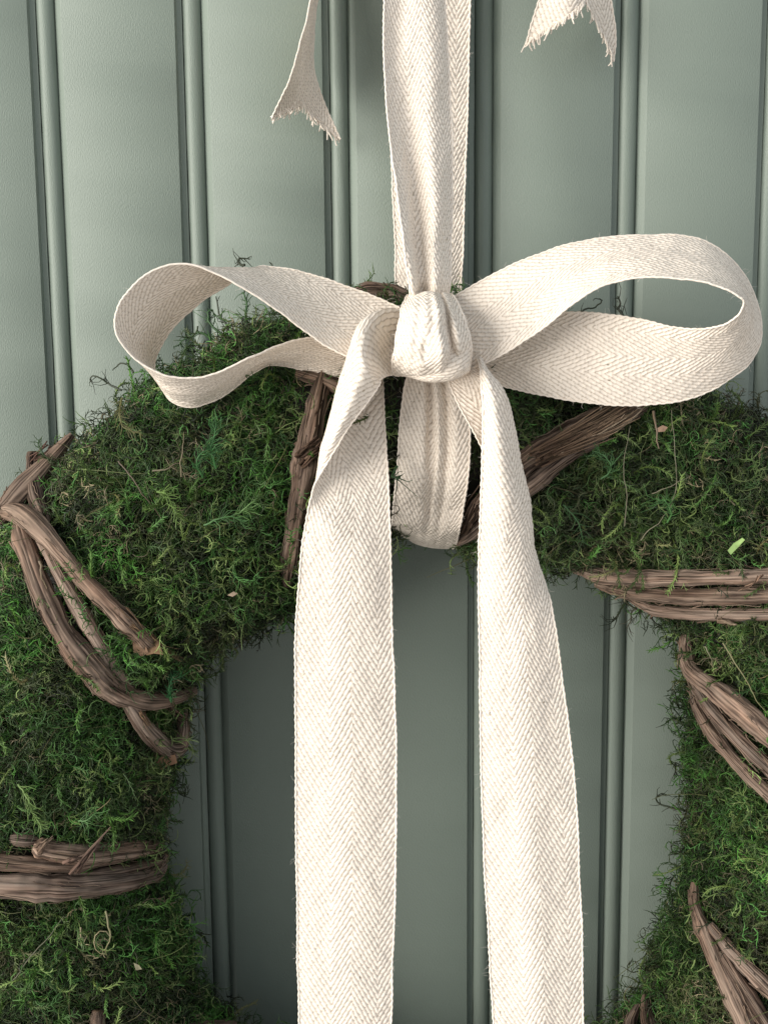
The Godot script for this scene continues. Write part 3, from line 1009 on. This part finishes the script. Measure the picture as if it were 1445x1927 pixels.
	for j in nv + 1:
		var ja := maxi(j - 1, 0) * w
		var jb := mini(j + 1, nv) * w
		for k in w:
			nor[j * w + k] = (pos[jb + k] - pos[ja + k]).cross(pos[j * w + mini(k + 1, ACROSS)] - pos[j * w + maxi(k - 1, 0)]).normalized()
	var idx := PackedInt32Array()
	for j in nv:
		for k in ACROSS:
			if cut.size() > 0 and float(j) / nv > cut[k]:
				continue
			var a := j * w + k
			idx.append_array(PackedInt32Array([a, a + 1, a + w, a + 1, a + w + 1, a + w]))
	var h := Heap.new()
	h.v = pos
	h.n = nor
	h.c = col
	h.i = idx
	# corded selvedges
	for e in 2:
		var pts := PackedVector3Array()
		var k := 0 if e == 0 else ACROSS
		for j in range(0, nv + 1, 2):
			if cut.size() > 0 and float(j) / nv > cut[k]:
				break
			var s := total * j / nv
			var o := base[j * w + k] - base[j * w + (1 if e == 0 else ACROSS - 1)]
			pts.append(base[j * w + k] + o.normalized() * 0.00012 * sin(s / FLOAT_LEN * TAU) )
		if pts.size() > 3:
			tube(h, pts, 0.00031, 0.00031, 6, warp * 0.98, warp * 0.98)
	if fray and cut.size() > 0:
		for y in 70:
			var u := (y + r.randf()) / 70.0
			var k := int(u * ACROSS)
			var j := nv
			while j > 3 and float(j) / nv > cut[k]:
				j -= 1
			j = maxi(j - 4, 3)
			var p := base[j * w + k]
			var d := (base[j * w + k] - base[(j - 3) * w + k]).normalized()
			var pts := PackedVector3Array([p])
			var step := r.randf_range(0.0002, 0.0008)
			for s in 6:
				d = (d + Vector3(r.randfn(0, 0.16), r.randfn(0, 0.16), r.randfn(0, 0.2))).normalized()
				p += d * step
				pts.append(p)
			var g := r.randf_range(0.85, 1.0)
			tube(fray, pts, 0.00038, 0.00022, 5, warp * g, warp * g)
	return h.mesh()


func cross_at(rows: Array, t: float) -> Array:
	var n := rows.size()
	var i := clampi(int(t), 0, n - 2)
	var f := t - i
	var out := []
	for k in rows[0].size():
		var a: Vector3 = rows[i - 1][k] if i > 0 else rows[0][k] * 2.0 - rows[1][k]
		var d: Vector3 = rows[i + 2][k] if i < n - 2 else rows[n - 1][k] * 2.0 - rows[n - 2][k]
		out.append(cat(a, rows[i][k], rows[i + 1][k], d, f))
	return out


func survey(rows: Array) -> Array:
	var out := []
	for row in rows:
		var l := []
		for q in row:
			l.append(spot(q[0], q[1], q[2]))
		out.append(l)
	return out


func hairs(m: ArrayMesh, count: int, sd: int) -> ArrayMesh:
	# fine cotton hairs standing off the cloth's edges
	var r := RandomNumberGenerator.new()
	r.seed = sd
	var v: PackedVector3Array = m.surface_get_arrays(0)[Mesh.ARRAY_VERTEX]
	var w := ACROSS + 1
	var rows := int(v.size() / w) - 40
	var h := Heap.new()
	for q in count:
		var j := r.randi_range(1, maxi(rows - 2, 2))
		var e := r.randi_range(0, 1)
		var p := v[j * w + (0 if e == 0 else ACROSS)]
		var inn := v[j * w + (4 if e == 0 else ACROSS - 4)]
		var d := ((p - inn).normalized() + Vector3(r.randfn(0, 0.6), r.randfn(0, 0.6), r.randfn(0, 0.6))).normalized()
		var pts := PackedVector3Array([p])
		var step := r.randf_range(0.0002, 0.0006)
		for s in 5:
			d = (d + Vector3(r.randfn(0, 0.3), r.randfn(0, 0.3), r.randfn(0, 0.3))).normalized()
			p += d * step
			pts.append(p)
		tube(h, pts, 0.00004, 0.00002, 3, Color(0.75, 0.7, 0.63), Color(0.75, 0.7, 0.63))
	return h.mesh()


func tape(parent: Node3D, called: String, rows: Array, sd: int, fuzz := 60) -> void:
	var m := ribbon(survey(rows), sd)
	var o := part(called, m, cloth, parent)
	if fuzz:
		var f := part("loose_hairs", hairs(m, fuzz, sd + 1), cloth, o)
		f.set_meta("kind", "stuff")


func build_hanging_ribbon() -> void:
	var t := thing("hanging_ribbon", "long cream herringbone ribbon looped round the top of the wreath to hang it", "ribbon", spot(810, 1010, 45))
	# strand in front, folded lengthwise towards the knot
	tape(t, "front_strand", [
		[[716, -420, 34], [748, -420, 32], [782, -420, 32], [812, -420, 31], [840, -420, 28]],
		[[718, -240, 46], [750, -240, 44], [784, -240, 44], [814, -240, 43], [836, -240, 40]],
		[[721, -60, 58], [752, -60, 55], [785, -60, 56], [815, -60, 55], [834, -60, 52]],
		[[722, 0, 62], [752, 0, 59], [785, 0, 60], [815, 0, 59], [837, 0, 55]],
		[[723, 100, 68], [745, 100, 65], [777, 100, 65], [815, 100, 65], [842, 100, 60]],
		[[728, 200, 74], [745, 200, 71], [768, 200, 69], [812, 200, 71], [848, 200, 65]],
		[[740, 300, 81], [754, 300, 78], [776, 300, 74], [815, 300, 77], [850, 300, 71]],
		[[751, 390, 87], [762, 390, 85], [784, 390, 79], [820, 390, 83], [851, 390, 76]],
		[[761, 470, 92], [769, 470, 91], [788, 470, 84], [818, 470, 88], [848, 470, 81]],
		[[770, 530, 94], [777, 530, 94], [793, 530, 88], [818, 530, 92], [845, 530, 86]],
		[[776, 575, 92], [782, 575, 92], [797, 575, 85], [818, 575, 90], [840, 575, 85]],
	], 21)
	tape(t, "back_strand", [
		[[716, -420, 7], [806, -420, 8], [896, -420, 7]],
		[[720, -240, 7], [806, -240, 8], [891, -240, 7]],
		[[725, -60, 7], [806, -60, 9], [886, -60, 7]],
		[[727, 0, 8], [806, 0, 10], [884, 0, 8]],
		[[731, 150, 9], [806, 150, 11], [881, 150, 8]],
		[[736, 300, 10], [806, 300, 12], [876, 300, 9]],
		[[742, 430, 10], [806, 430, 12], [872, 430, 9]],
		[[744, 530, 9], [806, 530, 11], [868, 530, 8]],
		[[744, 600, 5], [806, 600, 6], [866, 600, 4]],
	], 22, 30)
	# the turn under the wreath
	var rows := []
	var l := [[774, 690], [762, 725], [753, 790], [749, 850], [745, 900], [741, 950], [739, 985], [741, 1000]]
	var rr := [[846, 690], [868, 725], [882, 790], [883, 850], [880, 900], [872, 955], [864, 1000], [856, 1030]]
	var lift := [88.0, 86.0, 0.0, 0.0, 0.0, 0.0, 0.0, 0.0]
	for k in l.size():
		var row := []
		for q in 17:
			var u := q / 16.0
			var x := lerpf(l[k][0], rr[k][0], u)
			var y := lerpf(l[k][1], rr[k][1], u)
			var z := front_z(x, minf(y, 985.0)) + 7.5
			if k < 4:
				z = lerpf(84.0 - k * 0.5, z - 2.0, k / 4.0)
			if k == 7:
				z = 44.0
			# gathers that open towards the bottom
			var f := 1.0 - k / 8.5
			z += f * 3.5 * sin(PI * u) - f * 5.0 * exp(-pow((u - 0.40 - 0.02 * k) / 0.06, 2.0)) - f * 3.5 * exp(-pow((u - 0.68) / 0.07, 2.0))
			y += 10.0 * sin(PI * u) * (1.0 if k > 5 else 0.0)
			row.append([x, y, z])
		rows.append(row)
	var back := []
	var under := []
	for q in 17:
		var u := q / 16.0
		back.append([lerpf(744, 858, u), lerpf(1003, 1030, u) + 8.0 * sin(PI * u), 30.0])
		under.append([lerpf(748, 862, u), lerpf(985, 1005, u), 12.0])
	rows.append(back)
	rows.append(under)
	tape(t, "lower_wrap", rows, 23)


func build_bow() -> void:
	var t := thing("bow", "cream cotton herringbone bow with two loops and long hanging tails", "bow", spot(815, 700, 85))
	tape(t, "left_loop", [
		[[742, 690, 90], [752, 580, 76]],
		[[660, 674, 92], [690, 553, 74]],
		[[587, 633, 95], [620, 527, 72]],
		[[520, 583, 99], [560, 509, 70]],
		[[455, 540, 102], [510, 502, 70]],
		[[400, 512, 103], [485, 502, 72]],
		[[345, 497, 104], [465, 512, 76]],
		[[290, 510, 105], [432, 536, 79]],
		[[244, 545, 106], [385, 563, 80]],
		[[220, 587, 106], [335, 607, 80]],
		[[220, 630, 106], [306, 650, 79]],
		[[245, 668, 105], [292, 692, 77]],
		[[292, 699, 104], [316, 750, 77]],
		[[345, 711, 103], [363, 764, 77]],
		[[405, 702, 102], [420, 744, 76]],
		[[462, 676, 101], [470, 707, 76]],
		[[500, 661, 97], [508, 688, 74]],
		[[545, 645, 91], [550, 692, 73]],
		[[600, 632, 85], [604, 706, 74]],
		[[660, 630, 80], [655, 712, 74]],
		[[750, 625, 76], [750, 700, 74]],
	], 31, 90)
	tape(t, "right_loop", [
		[[850, 560, 82], [862, 697, 90]],
		[[898, 532, 83], [912, 684, 94]],
		[[950, 504, 84], [960, 658, 97]],
		[[1010, 479, 84], [1020, 620, 98]],
		[[1075, 458, 83], [1078, 573, 100]],
		[[1150, 446, 81], [1135, 537, 101]],
		[[1230, 442, 79], [1195, 523, 102]],
		[[1296, 445, 77], [1262, 524, 103]],
		[[1345, 464, 76], [1320, 530, 104]],
		[[1392, 505, 76], [1365, 545, 105]],
		[[1420, 555, 76], [1391, 560, 105]],
		[[1431, 610, 77], [1396, 572, 104]],
		[[1424, 658, 78], [1385, 595, 102]],
		[[1388, 703, 80], [1352, 614, 98]],
		[[1318, 744, 82], [1290, 618, 94]],
		[[1205, 763, 84], [1195, 600, 90]],
		[[1105, 758, 84], [1111, 589, 87]],
		[[1020, 743, 83], [1040, 588, 84]],
		[[950, 728, 80], [960, 600, 79]],
		[[870, 708, 76], [880, 615, 75]],
	], 32, 90)
	tape(t, "left_tail", [
		[[752, 704, 88], [760, 660, 82], [766, 590, 80], [768, 610, 74], [768, 645, 72]],
		[[730, 706, 95], [722, 650, 90], [722, 582, 86], [730, 610, 76], [735, 665, 72]],
		[[716, 714, 101], [690, 672, 104], [676, 612, 92], [690, 640, 78], [718, 690, 74]],
		[[711, 728, 103], [676, 706, 108], [645, 700, 97], [664, 715, 82], [720, 725, 79]],
		[[668, 790, 105], [643, 787, 107], [619, 785, 98], [655, 790, 88], [723, 790, 86]],
		[[628, 852, 104], [614, 853, 104], [601, 857, 98], [645, 860, 93], [728, 860, 91]],
		[[590, 920, 101], [592, 922, 100], [603, 930, 98], [655, 930, 97], [731, 930, 94]],
		[[573, 1000, 99], [594, 1000, 100], [625, 1000, 101], [680, 1000, 99], [734, 1000, 96]],
		[[565, 1070, 99], [600, 1070, 100], [640, 1070, 101], [690, 1070, 100], [736, 1070, 97]],
		[[557, 1200, 97], [600, 1200, 98], [645, 1200, 99], [695, 1200, 98], [739, 1200, 96]],
		[[556, 1400, 95], [600, 1400, 96], [650, 1400, 97], [700, 1400, 96], [745, 1400, 94]],
		[[558, 1600, 93], [600, 1600, 94], [650, 1600, 95], [700, 1600, 94], [745, 1600, 92]],
		[[560, 1750, 92], [600, 1750, 93], [650, 1750, 94], [700, 1750, 93], [741, 1750, 91]],
		[[562, 1930, 91], [600, 1930, 92], [650, 1930, 93], [695, 1930, 92], [735, 1930, 90]],
		[[566, 2280, 88], [600, 2280, 89], [648, 2280, 90], [688, 2280, 89], [724, 2280, 87]],
	], 33, 110)
	tape(t, "right_tail", [
		[[890, 660, 86], [896, 655, 88], [900, 650, 86], [870, 665, 86], [830, 690, 86]],
		[[904, 690, 97], [909, 690, 98], [915, 692, 95], [885, 700, 92], [842, 714, 90]],
		[[907, 740, 102], [928, 738, 104], [949, 738, 98], [920, 750, 93], [866, 768, 93]],
		[[908, 800, 103], [938, 800, 106], [966, 800, 98], [940, 810, 93], [892, 815, 94]],
		[[907, 860, 103], [945, 860, 106], [980, 860, 97], [955, 865, 92], [914, 862, 93]],
		[[904, 960, 102], [955, 960, 105], [998, 960, 98], [985, 962, 93], [950, 962, 92]],
		[[901, 1060, 100], [945, 1060, 103], [990, 1060, 101], [1015, 1065, 96], [1018, 1070, 93]],
		[[901, 1180, 99], [943, 1180, 101], [985, 1180, 101], [1020, 1180, 99], [1044, 1180, 97]],
		[[903, 1300, 98], [945, 1300, 100], [990, 1300, 100], [1030, 1300, 98], [1061, 1300, 96]],
		[[905, 1450, 97], [948, 1450, 98], [995, 1450, 99], [1040, 1450, 97], [1079, 1450, 95]],
		[[910, 1600, 96], [955, 1600, 97], [1000, 1600, 98], [1045, 1600, 96], [1088, 1600, 94]],
		[[918, 1750, 95], [963, 1750, 96], [1005, 1750, 97], [1050, 1750, 95], [1094, 1750, 93]],
		[[929, 1930, 94], [970, 1930, 95], [1012, 1930, 96], [1055, 1930, 94], [1097, 1930, 92]],
		[[950, 2280, 90], [986, 2280, 91], [1022, 2280, 92], [1058, 2280, 90], [1094, 2280, 88]],
	], 34, 110)
	# the knot: one turn of tape round the gathered middle, with soft folds
	var prof := [[575, 76, 770, 842], [556, 84, 768, 846], [556, 97, 764, 852], [580, 107, 757, 866], [615, 112, 750, 877], [650, 113, 744, 884], [682, 109, 738, 886], [702, 101, 740, 882], [706, 90, 752, 876], [695, 80, 765, 866]]
	var rows := []
	for j in prof.size():
		var q: Array = prof[j]
		var row := []
		var v := j / (prof.size() - 1.0)
		for k in 25:
			var u := k / 24.0
			var x := lerpf(q[2], q[3], u)
			var z: float = q[1]
			z -= 8.5 * pow(absf(2.0 * u - 1.0), 2.4)
			# the deep fold on the right, a shallow one on the left, and gathers sweeping down to the left
			z -= 5.0 * exp(-pow((u - 0.70 - 0.10 * v) / 0.05, 2.0)) * smoothstep(0.05, 0.2, v)
			z += 1.8 * exp(-pow((u - 0.58 - 0.08 * v) / 0.07, 2.0))
			z -= 0.7 * exp(-pow((u - 0.32 + 0.10 * v) / 0.06, 2.0))
			if v > 0.3:
				z -= 2.4 * exp(-pow((u - (0.98 - 1.15 * (v - 0.3) / 0.5)) / 0.07, 2.0))
			z += 0.2 * sin(u * 30.0 + v * 5.0)
			var y: float = q[0]
			y += 12.0 * sin(PI * u) * (1.0 if q[0] > 640 else -0.4 if q[0] < 590 else 0.3)
			y -= 12.0 * (u if q[0] > 640 else 0.0) * 0.6
			row.append([x, y, z])
		rows.append(row)
	tape(t, "knot", rows, 35, 20)
	# the bundle of tape that the knot squeezes
	var h := Heap.new()
	var c := spot(815, 640, 89)
	for j in 25:
		for k in 40:
			var d := Vector3(cos(TAU * k / 40.0) * sin(PI * j / 24.0), cos(PI * j / 24.0), sin(TAU * k / 40.0) * sin(PI * j / 24.0))
			var fold := 1.0 + 0.10 * sin(6.0 * TAU * k / 40.0)
			h.v.append(c + Vector3(d.x * 0.0102, d.y * 0.0085, d.z * 0.0110) * fold)
			h.n.append(d)
			h.c.append(Color(0.83, 0.75, 0.65))
	for j in 24:
		for k in 40:
			var a := j * 40 + k
			var b := j * 40 + (k + 1) % 40
			h.i.append_array(PackedInt32Array([a, a + 40, b, b, a + 40, b + 40]))
	part("gathered_tape", h.mesh(), cloth, t)
	tape(t, "knot_turn", [
		[[774, 694, 96], [764, 702, 97], [765, 709, 95], [772, 707, 86]],
		[[800, 690, 102], [797, 703, 103], [799, 717, 100], [802, 711, 88]],
		[[838, 668, 107], [842, 690, 107], [846, 715, 103], [846, 711, 90]],
		[[868, 638, 103], [878, 668, 106], [881, 698, 102], [876, 706, 90]],
		[[878, 606, 96], [888, 640, 100], [888, 684, 95], [880, 696, 84]],
		[[872, 596, 84], [884, 640, 90], [884, 682, 86], [878, 694, 78]],
	], 36, 10)


func fork(left: float, notch: float, at: float, ragged: float) -> PackedFloat32Array:
	# where the swallowtail cut ends each lengthwise line of the tape
	var l := PackedFloat32Array()
	for k in ACROSS + 1:
		var u := float(k) / ACROSS
		var e := lerpf(left, notch, u / at) if u < at else lerpf(notch, 1.0, (u - at) / (1.0 - at))
		l.append(e - ragged * absf(sin(u * 70.0)))
	return l


func build_tail_ends() -> void:
	# two frayed ends of an upper knot, hanging into the frame
	var a := thing("ribbon_end", "narrow twisted ribbon end with frayed swallowtail cut, left of the hanging strand", "ribbon", spot(580, 262, 12), "")
	var fr := Heap.new()
	var cut_a := fork(0.917, 0.849, 0.5, 0.004)
	var m := ribbon(survey([
		[[640, -180, 24], [648, -180, 14], [660, -180, 6]],
		[[598, -70, 21], [603, -70, 10], [612, -70, 3]],
		[[583, 0, 26], [589, 0, 14], [597, 0, 4]],
		[[573, 55, 29], [582, 58, 16], [592, 60, 5]],
		[[556, 112, 30], [573, 116, 18], [588, 120, 6]],
		[[538, 165, 27], [569, 165, 17], [599, 165, 7]],
		[[517, 212, 22], [566, 212, 15], [618, 214, 8]],
		[[490, 262, 19], [563, 262, 14], [641, 264, 8]],
	]), 41, cut_a, fr)
	part("tape", m, cloth, a)
	part("frayed_threads", fr.mesh(), cloth, a).set_meta("kind", "stuff")
	var b := thing("ribbon_end", "forked ribbon end cut off by the top edge, right of the hanging strand", "ribbon", spot(1090, 115, 12), "")
	var fr2 := Heap.new()
	var cut_b := fork(0.90, 0.645, 0.55, 0.004)
	var m2 := ribbon(survey([
		[[1020, -200, 30], [1060, -200, 30], [1100, -200, 20]],
		[[1036, -70, 24], [1082, -70, 26], [1134, -70, 16]],
		[[1014, 0, 24], [1080, 0, 27], [1149, 0, 14]],
		[[1000, 45, 22], [1078, 45, 26], [1157, 45, 12]],
		[[990, 80, 20], [1076, 80, 25], [1158, 80, 11]],
		[[980, 118, 18], [1074, 118, 24], [1153, 118, 10]],
	]), 42, cut_b, fr2)
	part("tape", m2, cloth, b)
	part("frayed_threads", fr2.mesh(), cloth, b).set_meta("kind", "stuff")
